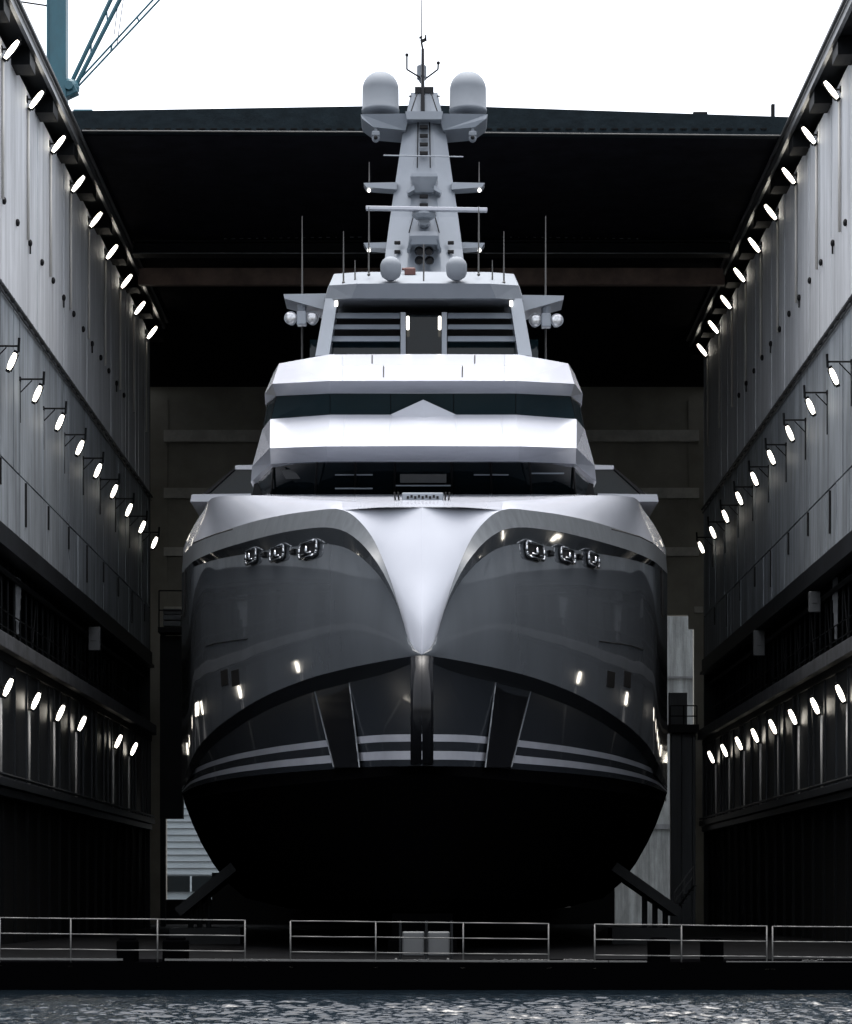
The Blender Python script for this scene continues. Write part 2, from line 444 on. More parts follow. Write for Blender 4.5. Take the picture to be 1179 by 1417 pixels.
# ------------------------------------------------------------------ wall lamps
def make_lamp(kind):
    """wall at x = 0, lamp leans out along +x"""
    root = thing('wall_lamp', '', 'lamp')
    a = Vector((0.10, 0, -0.30)); c = Vector((0.56, 0, 0.30))
    if kind == 'mid': a = Vector((0.46, 0, -0.28)); c = Vector((0.70, 0, 0.28))
    if kind == 'low': a = Vector((0.16, 0, -0.29)); c = Vector((0.42, 0, 0.29))
    dr = (c - a).normalized()
    # lens: a fat flattened capsule
    b = bmn()
    ball(b, (0, 0, 0), 1.0, (0.062, 0.072, (c - a).length / 2), 14, 12)
    for v in b.verts:
        v.co.x = math.copysign(abs(v.co.x) ** 0.9, v.co.x)
    rot = Vector((0, 0, 1)).rotation_difference(dr).to_matrix().to_4x4()
    bmesh.ops.transform(b, matrix=Matrix.Translation((a + c) / 2) @ rot, verts=b.verts)
    link('lamp_lens', b, 'lamp', root, True)
    b = bmn(); box(b, (0, 0.10, 0), (0.18, 0.10, (c - a).length * 0.92), None, 0.02)
    box(b, (0, 0, (c - a).length / 2), (0.12, 0.14, 0.08), None, 0.01); box(b, (0, 0, -(c - a).length / 2), (0.12, 0.14, 0.08), None, 0.01)
    bmesh.ops.transform(b, matrix=Matrix.Translation((a + c) / 2) @ rot, verts=b.verts)
    link('lamp_housing', b, 'darksteel', root)
    b = bmn()
    if kind == 'mid':
        tube(b, (0.02, 0.1, 0.48), (0.76, 0.1, 0.48), 0.03); tube(b, (0.02, 0.1, 0.5), (0.02, 0.1, -0.9), 0.025)
        tube(b, (0.02, .1, 0.05), (0.40, .1, 0.44), 0.02); tube(b, (0.76, .1, 0.30), (0.78, .1, 0.72), 0.04)
        box(b, (0.02, 0.1, 0.48), (0.06, 0.14, 0.14))
    else:
        tube(b, (0, 0.12, 0.05), (0.30, 0.12, 0.05), 0.035); box(b, (0.02, 0.12, 0.05), (0.04, 0.16, 0.2))
    link('bracket', b, 'darksteel', root)
    if kind != 'mid':
        b = bmn(); L = 4.2 if kind == 'top' else 2.5
        tube(b, (0.07, 0, -0.32), (0.07, 0, -0.32 - L), 0.045, n=10); 
        link('conduit', b, 'conduit', root, True)
    return root
rows = (
    ('top', -1, [79.8 + 5.02 * k for k in range(9)], 22.5 + 5.2, 'top row on the left wall'),
    ('top', 1, [83.8 + 5.0 * k for k in range(9)], 27.7, 'top row on the right wall'),
    ('mid', -1, [78.3 + 5.04 * k for k in range(9)], 17.95, 'middle row on the left wall'),
    ('mid', 1, [81.6 + 5.02 * k for k in range(9)], 18.15, 'middle row on the right wall'),
    ('low', -1, [79.4 + 5.6 * k for k in (0, 1, 2, 3, 5, 6)], 8.35, 'bottom row on the left wall'),
    ('low', 1, [82.2 + 5.43 * k for k in range(8)], 8.38, 'bottom row on the right wall'))
protos = {}
for kind, sgn, ds, z, where in rows:
    for k, d in enumerate(ds):
        if kind not in protos:
            o = protos[kind] = make_lamp(kind)
        else:
            o = copy_tree(protos[kind])
        o.location = (sgn * WX, d, z); o.scale = (1 if sgn < 0 else -1, 1, 1)
        od = ORD[k] if k < len(ds) - 1 else 'farthest'
        o['label'] = '%s lit tilted lamp from the front in the %s' % (od, where) if od not in ('nearest', 'farthest') else '%s lit tilted lamp of the %s' % (od, where)
        o['category'] = 'lamp'; o['group'] = 'lit lamps along the dock walls'

# ------------------------------------------------------------------ roof, girders, back wall
RY = 92.0
root = thing('hall_roof', 'dark flat roof spanning the dock hall with slate grey front fascia', 'roof', (0, RY, 28.7))
b = bmn()
prism(b, [(-15.6, RY, 29.42), (0, RY, 29.68), (15.6, RY, 29.16), (15.6, RY, 28.60), (0, RY, 28.74), (-15.6, RY, 28.82)], (0, 0.5, 0)); link('fascia', b, 'fascia', root)
b = bmn(); prism(b, [(-15.6, RY + .5, 29.4), (0, RY + .5, 29.66), (15.6, RY + .5, 29.14), (15.6, RY + .5, 28.75), (-15.6, RY + .5, 28.75)], (0, 46, 0)); link('roof_deck', b, 'roofin', root)
b = bmn()
for s in (-1, 1):
    tube(b, (0.01 * s, RY - 0.03, 28.72), (s * 12.2, RY - 0.03, 28.77 if s < 0 else 28.60), 0.03)
link('fascia_trim', b, 'rail', root)
b = bmn()
for k in range(60): box(b, (-12 + 0.4 * k, RY - .02, 28.84), (0.22, 0.03, 0.05))
link('fascia_bracket', b, 'gap', root)
b = bmn()
box(b, (3.2 + 6.2, RY + .2, 29.42), (0.5, 0.3, 0.08)); box(b, (11.95, RY + .2, 29.35), (0.12, 0.2, 0.8))
link_each('roof_fitting', b, 'darksteel', root)
def girder(d, py0, py1, m, label, lip=True, dots=False, xr=12.1):
    z1, z0 = H + (VY - py0) * d / F, H + (VY - py1) * d / F
    r = thing('roof_girder', label, 'girder', (0, d, z0), 'girders under the hall roof')
    b = bmn(); box(b, (0, d, (z0 + z1) / 2), (2 * xr, 0.35, z1 - z0)); link('web', b, m, r)
    if lip:
        b = bmn(); box(b, (0, d - .05, z0 - .05), (2 * xr, 0.7, 0.06)); box(b, (0, d - .05, z1 + .04), (2 * xr, 0.7, 0.06)); link('flange', b, 'darksteel', r)
        b = bmn(); tube(b, (-xr, d - .42, z0 - .05), (xr, d - .42, z0 - .05), 0.018); link('cable', b, 'steel', r)
    if dots:
        b = bmn(); rr = random.Random(2)
        for s in (-1, 1):
            for k in range(18):
                box(b, (s * (2.9 + 0.32 * k), d - .3, z1 + .22 - .004 * k), (rr.uniform(.04, .16), 0.03, 0.025))
        link('bolt_row', b, 'steel', r)
    return r
girder(107, 338, 352, 'darksteel', 'black roof girder crossing the hall with thin bright cable', dots=True)
girder(111.5, 372, 395, 'brown', 'brown roof girder crossing behind the black one', lip=False, xr=12.4)
b = bmn()
BY = 138.0
# back wall built of blocks round two openings
bx_ = lambda x0, x1, z0, z1: box(b, ((x0 + x1) / 2, BY + .25, (z0 + z1) / 2), (x1 - x0, 0.5, z1 - z0))
bx_(-18, -13.9, FLOOR, 28.7); bx_(-13.9, -9.8, 7.35, 28.7); bx_(-9.8, 9.6, 7.35, 28.7); bx_(9.6, 12.3, 7.0, 28.7); bx_(12.3, 13.75, 16.75, 28.7); bx_(13.75, 18, FLOOR, 28.7)
root = thing('back_wall', 'dark olive back wall of the hall with horizontal beams', 'wall', (0, BY, FLOOR))
link('wall_panel', b, 'back', root)
b = bmn(); box(b, (-.1, BY + .25, (FLOOR + 7.3) / 2), (19.4, .5, 7.3 - FLOOR)); box(b, (10.95, BY + .25, (FLOOR + 6.9) / 2), (2.6, .5, 6.9 - FLOOR)) if 0 else None; box(b, (-10.65, BY + .25, 1.9), (1.7, .46, 2.7)); box(b, (-12.7, BY + .25, 1.2), (2.4, .44, 1.3)); link('lower_panel', b, 'black', root)  # lower back wall coloured black to stand in for the shade below the hull
b = bmn()
for py0, py1 in ((596, 612), (676, 690), (758, 770), (840, 848)):
    z1, z0 = H + (VY - py0) * BY / F, H + (VY - py1) * BY / F
    for xa, xb in ((-14, 12.2), (13.76, 14.2)) if py0 > 800 else ((-14, 14),):
        box(b, ((xa + xb) / 2, BY - .12, (z0 + z1) / 2), (xb - xa, 0.22, z1 - z0))
link_each('wall_beam', b, 'backbeam', root)
b = bmn()
for x in (-13.95, -7, 0, 7, 13.6): box(b, (x, BY - .06, 22), (0.3, 0.1, 12))
link_each('wall_post', b, 'back', root)
for s in (-1, 1):
    b = bmn(); dd = 122.3 if s < 0 else 126.3
    box(b, (s * 16, (dd + BY) / 2, 14.6), (0.5, BY - dd, 28))
    tag(link('hall_wall', b, 'back', None, origin=(s * 16, dd, FLOOR)), 'dark %s side wall of the hall behind the dock wall end' % ('left' if s < 0 else 'right'), 'wall', 'inner hall walls')
# platform left with shelf unit beside the hull
root = thing('service_platform', 'railed service platform with pale stacked crates left of the hull', 'platform', P(238, 1000, 126))
b = bmn(); p = P(238, 872, 126); box(b, (p.x, 126.5, p.z), (1.3, 1.5, 0.25)); box(b, (p.x - .1, 127, (p.z - 4.6) ), (1.1, 0.6, 8.8)); box(b, (p.x - .52, 127, (p.z + FLOOR) / 2), (.24, .5, p.z - FLOOR)); link('platform_body', b, 'darksteel', root)
b = bmn()
for k in range(3): box(b, (p.x, 126.2, p.z + .32 + .29 * k), (0.85, 0.5, 0.24), None, .02)
link('crate_stack', b, 'tarp', root)
b = bmn(); q0 = P(222, 818, 126).z; 
for x in (-.6, .6): tube(b, (p.x + x, 125.8, p.z), (p.x + x, 125.8, q0), 0.03)
for zz in (q0, (q0 + p.z) / 2): tube(b, (p.x - .6, 125.8, zz), (p.x + .6, 125.8, zz), 0.03)
link('guard_rail', b, 'darksteel', root)
# right-hand pillar and balcony in the gap beside the hull
root = thing('concrete_pillar', 'grey pillar rising in the gap between hull and right wall', 'pillar', P(943, 1265, 129))
b = bmn(); p = P(944, 1015, 129)
for k, (xa, wd, dp) in enumerate(((-.32, .52, .6), (.22, .5, .5), (.56, .16, .62))): box(b, (p.x + xa, 129 + (.05 * k), (p.z + FLOOR) / 2), (wd, dp, p.z - FLOOR), None, .02)
link('shaft', b, 'pillar', root)
b = bmn(); box(b, (p.x, 128.8, p.z + .2), (1.5, 1.2, 0.4), None, .02); link('cap', b, 'darksteel', root)
b = bmn(); zt = P(944, 978, 129).z
for x in (-.65, 0, .65): tube(b, (p.x + x, 128.3, p.z + .3), (p.x + x, 128.3, zt), 0.03)
for zz in (zt, (zt + p.z + .3) / 2): tube(b, (p.x - .65, 128.3, zz), (p.x + .65, 128.3, zz), 0.03)
link('guard_rail', b, 'darksteel', root)
b = bmn(); box(b, (p.x - .2, 129.2, p.z + 1.2), (0.9, 0.4, 1.6), None, .03); tag(link('pallet_stack', b, 'pillar', None, origin=(p.x, 129, p.z)), 'grey green pallet stack on the pillar behind its guard rail', 'pallets')
# buildings outside, seen through the gaps
root = thing('clad_building', 'pale blue clad building seen through lower left opening', 'building', (-14, 158, .35))
b = bmn(); box(b, (-14.5, 162, 6), (12, 6, 11.2)); link('wall', b, 'shutter', root)
b = bmn()
for k in range(22): box(b, (-14.5, 158.96, 3.3 + .4 * k), (12, 0.06, 0.03))
link('cladding_joint', b, 'pillar', root)
b = bmn(); box(b, (-14.5, 158.9, 2.75), (11.9, 0.16, 0.95)); link('window_band', b, 'glass', root)
b = bmn()
for k in range(9): box(b, (-19 + 1.5 * k, 158.78, 2.75), (0.1, 0.06, 0.95))
link_each('mullion', b, 'shutter', root)
root = thing('concrete_building', 'stained concrete building seen through tall right gap', 'building', (14, 158, .35))
b = bmn(); box(b, (15.0, 162, 10.5), (9, 6, 20.4)); link('wall', b, 'concrete', root)
b = bmn(); box(b, (15.0, 158.93, 6.2), (9, 0.14, 0.3)); box(b, (15, 158.9, 15.2), (9, .1, .12)); link('string_course', b, 'pillar', root)

# ------------------------------------------------------------------ tower crane beyond the left wall
CD = 150.0
base = P(80, 1238, CD); base.z = 0.35
root = thing('harbour_crane', 'teal harbour crane column with cable stayed jib above the left wall', 'crane', base)
b = bmn(); piv = P(97, 122, CD); box(b, (base.x, CD, 33), (1.07, 1.07, 65.3), None, .04)
box(b, (base.x - .5, CD, 33), (.12, 1.2, 65)); link('column', b, 'teal', root)
b = bmn(); box(b, (base.x, CD, 1.4), (5, 5, 2.1), None, .2); link('base_block', b, 'concrete', root)
b = bmn(); ball(b, piv, 0.55, (1, .7, 1)); box(b, piv + Vector((-.2, 0, -.35)), (1.3, .8, .5), Matrix.Rotation(R(-25), 3, 'Y'), .05)
tube(b, piv + Vector((0, -.6, 0)), piv + Vector((0, .6, 0)), .25); link('jib_foot', b, 'teal', root)
b = bmn()
def at(x, y): return P(x, y, CD)
ends = [((100, 112), (205, -110), .13), ((106, 116), (222, -110), .13), ((112, 108), (285, -80), .06), ((104, 124), (300, -85), .06)]
for a_, c_, r_ in ends:
    tube(b, at(*a_), at(*c_), r_)
for t in (0.25, .45, .65, .85):
    A = at(*ends[0][0]).lerp(at(*ends[0][1]), t); B = at(*ends[1][0]).lerp(at(*ends[1][1]), t - .08); tube(b, A, B, .05)
    A = at(*ends[2][0]).lerp(at(*ends[2][1]), t); B = at(*ends[3][0]).lerp(at(*ends[3][1]), t); tube(b, A, B, .05)
link('jib', b, 'teal', root)
b = bmn(); tube(b, at(162, 60), at(185, -100), .025); tube(b, at(158, 48), at(176, -100), .025); tube(b, at(26, 2), at(66, 8), .05); link_each('stay_cable', b, 'darksteel', root)
b = bmn(); p = P(116, 158, CD); box(b, p, (1.1, 1, .3), None, .05); box(b, (p.x, p.y, p.z - 1.5), (.9, .9, 2.8)); box(b, (p.x, p.y, (p.z - 2.9) / 2), (.4, .4, p.z - 2.9)); tag(link('signal_hut', b, 'teal', None, origin=(p.x, p.y, .35)), 'small teal hut top peeping over the roof corner', 'hut')

# ------------------------------------------------------------------ yacht
yr = thing('yacht', 'large grey and white motor yacht seen bow on, docked between lamp lit walls', 'yacht', (X0, 65, 1.2))
B_, L_ = 8.3, 25.0
def tK(x): return L_ * (1 - max(0.0, 1 - x / B_) ** 0.56)
def solve(dx, c=1.0, off=0.0):
    d = 64.0
    while d < 91 and 65 + c * tK(dx * d / F) + off > d: d += 0.02
    return min(d, 90.0)
N = 72
def curve(pts, c=1.0, off=0.0, end=None, n=N):
    L = []
    for dx, py in pts:
        o = off * min(1, dx / 60.0)
        L.append(Y_(dx, py, solve(dx, c, o)))
    if end: L.append(Y_(*end))
    return resample(L, n)
tip = (0, 906)
kp = [tip, (45, 913), (105, 925), (155, 938), (205, 957), (245, 978), (285, 1006), (310, 1031), (324, 1056)]
cK = curve(kp, end=(336, 1088, 90))
c1 = [tip, (17, 890), (29, 850), (41, 810), (56, 770), (70, 742), (86, 722), (102, 709), (120, 704), (146, 706), (190, 712), (236, 722), (286, 738), (318, 752)]
cC1 = curve(c1, .97, end=(334, 768, 90))
c2 = [tip, (16, 897), (23, 870), (38, 825), (58, 785), (81, 755), (102, 738), (121, 731), (146, 730), (190, 736), (236, 747), (286, 762), (319, 777)]
cC2 = curve(c2, .97, -.40, end=(336, 794, 90))
c3 = [tip, (15, 899), (22, 874), (36, 836), (56, 801), (80, 775), (102, 760), (122, 754), (147, 753), (190, 758), (236, 765), (286, 774), (319, 785)]
cC3 = curve(c3, .97, .12, end=(336, 798, 90))
def flare(p, u, v):
    k = math.sin(math.pi * v) * min(1.0, (p.x - X0) / 2.0) * (1 - u) ** 0.5
    return p + Vector((0, -0.34 * k, 0))
b = bmn()
both(b, cC2, cC3, 1); both(b, cC3, cK, 18, flare)
# side plating aft
def aft(bm, A, B, dend=132, rows=4):
    for pa, pb in ((A[-1], B[-1]), (mirror([A[-1]])[0], mirror([B[-1]])[0])):
        prev = None
        for k in range(rows + 1):
            y = 90 + (dend - 90) * k / rows
            taper = 1 - 0.10 * (k / rows) ** 2
            v1 = bm.verts.new((X0 + (pa.x - X0) * taper, y, pa.z)); v2 = bm.verts.new((X0 + (pb.x - X0) * taper, y, pb.z))
            if prev: bm.faces.new((prev[0], v1, v2, prev[1]))
            prev = (v1, v2)
aft(b, cC3, cK)
b.normal_update(); hull_bvh_src = b.copy()
hull = link('hull', b, 'hull', yr, True)
BVH = BVHTree.FromBMesh(hull_bvh_src); hull_bvh_src.free()
def on_hull(px, py, bvh=None):
    p = P(px, py, 100); o_ = Vector((0, 0, H)); dr = (p - o_).normalized()
    loc, nor, _, _ = (bvh or BVH).ray_cast(o_, dr)
    if loc is None: return P(px, py, 70), Vector((0, -1, 0))
    if nor.dot(dr) > 0: nor = -nor
    return loc, nor
b = bmn(); both(b, cC1, cC2, 3); aft(b, cC1, cC2); link('rim', b, 'rim', yr, True)
# white bulwark: V face over the stem and the sloping shoulders
vc = resample([Y_(0, 906, 65), Y_(0, 878, 65.15), Y_(0, 850, 65.35), Y_(0, 800, 65.8), Y_(0, 750, 66.2), Y_(0, 702, 66.65)], N)
cT0 = [Y_(0, 906, 65)]
# split C1 at the corner (dx~120)
kc = min(range(N), key=lambda i: abs((cC1[i].x - X0) * F / cC1[i].y - 112) + (0 if i > 5 else 99))
front1 = resample(cC1[:kc + 1], 40); rest1 = resample(cC1[kc:], 50)
vcc = resample(vc, 40)
b = bmn(); both(b, vcc, front1, 10, lambda p, u, v: p + Vector((0, (front1[int(round(u * 39))].y - vcc[int(round(u * 39))].y) * (v * v - v) * 0.2, 0)))
T = resample([Y_(112, 694, 70.5), Y_(150, 690.5, 72.0), Y_(200, 687, 74.0), (Y_(250, 685.5, 76.0)), Y_(292, 689, 78.2), Y_(304, 706, 81), Y_(316, 723, 84.5), Y_(328, 745, 88), Y_(334, 760, 90)], 50)
both(b, rest1, T, 6, lambda p, u, v: p + Vector((0, 0, 0.10 * math.sin(math.pi * v) * (1 - u))))
cen = resample([Y_(0, 702, 66.65), Y_(56, 702, 67.2), front1[-1]], 14); cenT = resample([Y_(0, 697, 68.6), Y_(56, 696.5, 69.0), T[0]], 14)
both(b, cen, cenT, 2)
aft(b, rest1, T)
link('bulwark', b, 'white', yr, True)
b = bmn()
D = resample([Y_(0, 684, 75.5), Y_(112, 684, 75.6), Y_(200, 684, 76.5), Y_(240, 686, 79)], 50)
deckfront = resample(cenT + T[1:], 50)
both(b, deckfront, D, 2)
zdk = T[-1].z
prev = None
for y in (79, 90, 132):
    xw = [5.9, 7.4, 6.9][(79, 90, 132).index(y)]
    v = (b.verts.new((X0 - xw, y, 13.6)), b.verts.new((X0 + xw, y, 13.6)))
    if prev: b.faces.new((prev[0], prev[1], v[1], v[0]))
    prev = v
link('foredeck', b, 'white', yr, True)
# lower hull below the knuckle
k2 = [(dx, py + 6 + 15 * min(1, dx / 60)) for dx, py in kp[1:]]
def low(pts, off, end): return curve(pts, 1.0, off, end)
cK2 = curve([(0, 912)] + k2, 1.0, 0.75, end=(335, 1090, 90))
s_ = [(0, 0), (60, 1), (120, 6), (200, 15), (260, 25), (300, 36), (322, 47)]
def sline(y0, squash, offs, yend):
    return curve([(dx, y0 + dy * squash) for dx, dy in s_], 1.0, offs, end=(335.5, yend, 90))
S = [sline(1016, 1.12, .95, 1091), sline(1026, 1.02, .97, 1092.5), sline(1039, .90, 1.0, 1094), sline(1051, .72, 1.02, 1096), sline(1060, .66, 1.05, 1098)]
# keep line order at the sides
b = bmn(); both(b, cK, cK2, 2); both(b, cK2, S[0], 8); both(b, S[1], S[2], 1); both(b, S[3], S[4], 1); aft(b, cK, S[4])
b.normal_update(); low_src = b.copy(); link('lower_topside', b, 'topside', yr, True)
BVHL = BVHTree.FromBMesh(low_src); low_src.free()
for i in (0, 2):
    b = bmn(); both(b, [p + Vector((0, -.012, 0)) for p in S[i]], [p + Vector((0, -.012, 0)) for p in S[i + 1]], 1); link('boot_stripe', b, 'stripe', yr, True)
# underwater body
b = bmn()
sil = [(335.5, 1098), (328, 1115), (318, 1142), (306, 1168), (290, 1196), (270, 1222), (245, 1243), (190, 1256), (60, 1259)]
prevrow = S[4]
ends_ = []
for j, (dxm, py) in enumerate(sil[1:]):
    xe = dxm * 90 / F; z = H + (VY - py) * 90 / F
    row = []
    for i in range(N):
        x = xe * i / (N - 1)
        t = (L_) * (1 - max(0, 1 - x / xe) ** 0.56)
        row.append(Vector((X0 + x, 65.9 + .5 * j + t * (24.1 - .5 * j) / 25, z)))
    both(b, prevrow, row, 2); aft(b, prevrow, row); prevrow = row
link('hull_bottom', b, 'bottom', yr, True)
b = bmn(); box(b, (X0, 100, 1.25), (1.6, 62, 0.7)); link('keel', b, 'bottom', yr)
b = bmn(); box(b, (X0, 132, 7.2), (14.4, 0.3, 11.5)); link('transom', b, 'hull', yr)
# stem bar
b = bmn()
pr = []
zt = Y_(0, 907, 65).z; zb = Y_(0, 1056, 65).z
for k in range(9):
    a = math.pi * k / 8; pr.append((X0 + 0.285 * math.cos(a), 65.05 - 0.22 * math.sin(a) + .2, zb))
prism(b, pr + [(X0 - .285, 66.6, zb), (X0 + .285, 66.6, zb)][::1], (0, 0, zt - zb))
link('stem_bar', b, 'plate', yr, True)
# inclined chafing plates
for s in (-1, 1):
    b = bmn(); A = []; Bp = []
    for t in np.linspace(0, 1, 12):
        wl = 127 - 22 * t + (27 - 9 * t); wr = 127 - 22 * t - (25 - 7 * t)
        py = 938 + 124 * t
        for lst, dx in ((A, wl), (Bp, wr)):
            d = solve(dx, 1.0, .98) - .22
            lst.append(Y_(s * dx, py, d))
    n = len(A)
    v = [[b.verts.new(p) for p in A], [b.verts.new(p) for p in Bp], [b.verts.new(p + Vector((0, .5, 0))) for p in A], [b.verts.new(p + Vector((0, .5, 0))) for p in Bp]]
    for i in range(n - 1):
        for (r, q) in ((0, 1), (1, 3), (3, 2), (2, 0)):
            b.faces.new((v[r][i], v[r][i + 1], v[q][i + 1], v[q][i]))
    b.faces.new((v[0][0], v[1][0], v[3][0], v[2][0])); b.faces.new((v[0][-1], v[1][-1], v[3][-1], v[2][-1]))
    cp_ = link('chafing_plate', b, 'plate', yr)
    for lst in (A, Bp):
        b = bmn(); path(b, [p + Vector((0, -.01, 0)) for p in lst], .022, 6); link('plate_edge', b, 'hull', cp_)
# fairleads
def frame_at(loc, nor):
    up = Vector((0, 0, 1)); x = up.cross(nor).normalized(); z = nor.cross(x).normalized()
    return Matrix((x, nor, z)).transposed().to_4x4()
def ring(bm, w_, h_, r, mtx, n=10):
    pts = []
    cr = min(w_, h_) * .3
    for cx, cy, a0 in ((w_ / 2 - cr, h_ / 2 - cr, 0), (-w_ / 2 + cr, h_ / 2 - cr, 90), (-w_ / 2 + cr, -h_ / 2 + cr, 180), (w_ / 2 - cr, -h_ / 2 + cr, 270)):
        for k in range(5):
            a = R(a0 + 90 * k / 4); pts.append(mtx @ Vector((cx + cr * math.cos(a), r, cy + cr * math.sin(a))))
    for p, q in zip(pts, pts[1:] + pts[:1]):
        tube(bm, p, q, r, n=8); ball(bm, p, r, u=8, v=6)
for px, py, w_, h_ in ((351, 770, 17, 19), (387, 766, 21, 18), (430, 761, 26, 21), (737, 763, 26, 21), (782, 769, 21, 18), (818, 775, 17, 18)):
    loc, nor = on_hull(px, py); sc = loc.y / F
    mtx = Matrix.Translation(loc + nor * .04) @ frame_at(loc, nor)
    ww = w_ * sc / max(.4, -nor.y)
    b = bmn(); ring(b, ww, h_ * sc, 0.045, mtx); fl = link('fairlead', b, 'chrome', yr, True)
    b = bmn(); box(b, (0, 0, 0), (ww * .9, .10, h_ * sc * .9), None, .03); bmesh.ops.transform(b, matrix=mtx, verts=b.verts); link('fairlead_opening', b, 'black', fl)
    b = bmn()
    tube(b, mtx @ Vector((0, .09, -h_ * sc * .35)), mtx @ Vector((0, .09, h_ * sc * .2)), .07, .045)
    tube(b, mtx @ Vector((-ww * .3, .09, -h_ * sc * .3)), mtx @ Vector((ww * .3, .09, -h_ * sc * .3)), .03)
    link('roller', b, 'chrome', fl, True)
for px, py in ((368, 768), (408, 764), (760, 766), (800, 771)):
    loc, nor = on_hull(px, py); mtx = Matrix.Translation(loc + nor * .03) @ frame_at(loc, nor)
    b = bmn(); box(b, (0, 0, 0), (.22, .16, .16), None, .03); tube(b, (-.15, .05, .03), (.15, .05, .03), .035); bmesh.ops.transform(b, matrix=mtx, verts=b.verts); link('roller_block', b, 'plate', yr)
# grooves and hull ports
def groove(pts, r=.018):
    b = bmn(); q = [on_hull(*p)[0] for p in pts]; path(b, q, r, 6); link('groove', b, 'black', yr)
groove([(285, 894), (300, 890), (320, 887), (343, 884)]); groove([(829, 887), (850, 890), (872, 893), (890, 899)])
groove([(266, 752), (285, 744), (300, 738.5), (322, 732)], .02); groove([(846, 732), (866, 737), (886, 743), (904, 752)], .02)
for px, py in ((311, 938), (326, 938), (845, 940), (868, 940)):
    loc, nor = on_hull(px, py); mtx = Matrix.Translation(loc) @ frame_at(loc, nor)
    b = bmn(); box(b, (0, 0, 0), (.75, .04, .46), None, .015); bmesh.ops.transform(b, matrix=mtx, verts=b.verts); link('hull_port', b, 'black', yr)
for s in (-1, 1):
    b = bmn(); zt, zb = Y_(0, 790, 88).z, Y_(0, 852, 88).z
    for k in range(6):
        px = 586 + s * (327 + k * .8)
    loc, nor = on_hull(586 + s * 330, 820); mtx = Matrix.Translation(loc) @ frame_at(loc, nor)
    box(b, (0, 0, 0), (1.3, .05, 1.5), None, .02); bmesh.ops.transform(b, matrix=mtx, verts=b.verts); link('shell_door', b, 'black', yr)
# bow notch with chain stopper between two black cleats
b = bmn(); p = Y_(0, 691, 71.3); box(b, p, (1.12, .5, .30), None, .03); nb = link('anchor_locker', b, 'mast', yr)
b = bmn()
for k in range(9): box(b, p + Vector((-.40 + .1 * k, -.26, .04 if k % 2 else 0.01)), (.06, .06, .07))
link('chain', b, 'black', nb)
for dx in (-38, -33, 31, 36):
    b = bmn(); p = Y_(dx, 691, 71.0); box(b, p, (.045, .25, .36), Matrix.Rotation(R(6 if dx > 0 else -6), 3, 'Y'), .015); link('cleat', b, 'black', yr)

# tiers of the superstructure ---------------------------------------------------
def lev(pts, dend=112):
    q = [Y_(*p) for p in pts]; e = q[-1].copy(); e.y = dend; return q + [e]
def tier(name, levels, m, cap=False, parent=None, capbot=False):
    b = bmn(); Ls = [lev(l) for l in levels]
    for a, c in zip(Ls[:-1], Ls[1:]):
        both(b, a, c)
    if cap:
        top = Ls[-1]; ms = mirror(top)
        for i in range(len(top) - 1): b.faces.new([b.verts.new(p) for p in (top[i], top[i + 1], ms[i + 1], ms[i])])
    if capbot:
        top = Ls[0]; ms = mirror(top)
        for i in range(len(top) - 1): b.faces.new([b.verts.new(p) for p in (top[i], top[i + 1], ms[i + 1], ms[i])])
    return link(name, b, m, parent or yr)
lg = tier('saloon_window', [[(0, 690, 76.3), (150, 690, 76.3), (211, 690, 77.5), (232, 694, 80)], [(0, 637, 75.1), (132, 637, 75.1), (210, 641, 76.4), (234, 662, 79.2)]], 'glass')
b = bmn()
for dx in (-211, -150, -95, -40, 40, 95, 150, 211):
    p0, p1 = Y_(dx, 690, 76.2 if abs(dx) < 160 else 77.3), Y_(dx * .98, 639, 75.0 if abs(dx) < 160 else 76.3); tube(b, p0, p1, .035, n=6)
link_each('mullion', b, 'black', lg)
b = bmn()
for x0, x1, y in ((-38, 38, 651), (-38, 38, 672), (-122, -70, 657), (70, 118, 657), (-122, -70, 676), (150, 195, 655)):
    tube(b, Y_(x0, y, 75.5), Y_(x1, y, 75.5), .022, n=6)
link_each('window_trim', b, 'mast', lg)
b = bmn(); prism(b, [Y_(-197, 650, 76.2), Y_(-149, 648, 75.9), Y_(-153, 662, 76.0), Y_(-190, 663, 76.3)], (0, .02, 0)); prism(b, [Y_(-32, 656, 75.5), Y_(32, 656, 75.5), Y_(32, 668, 75.6), Y_(-32, 668, 75.6)], (0, .02, 0)); link_each('blind', b, 'greybox', lg)
for s in (-1, 1):
    b = bmn(); prism(b, [Y_(s * 226, 650, 78.6), Y_(s * 234, 660, 79), Y_(s * 237, 688, 79.5), Y_(s * 220, 688, 78.5)], (0, .3, 0)); link('window_pillar', b, 'black', yr)
tier('lower_visor', [[(0, 638, 74.6), (132, 638.5, 74.6), (211, 642, 75.9), (239, 667, 78.8)], [(0, 617, 73.6), (134, 617.5, 73.6), (212, 620, 75), (237, 645, 78.3)], [(0, 574, 75.8), (128, 573.8, 75.8), (212, 580, 77.2), (223, 594, 79.4)]], 'white', cap=True, capbot=True)
# peak on the lower visor
b = bmn(); a_ = Y_(0, 553, 75.7); pts = [Y_(-46, 574, 75.75), Y_(46, 574, 75.75), Y_(0, 586, 75.6)]
vs = [b.verts.new(p) for p in [a_] + pts + [Y_(0, 574, 76.1)]]
b.faces.new((vs[0], vs[1], vs[3])); b.faces.new((vs[0], vs[3], vs[2])); b.faces.new((vs[0], vs[2], vs[4])); b.faces.new((vs[0], vs[4], vs[1])); b.faces.new((vs[1], vs[4], vs[2], vs[3]))
link('visor_peak', b, 'white', yr)
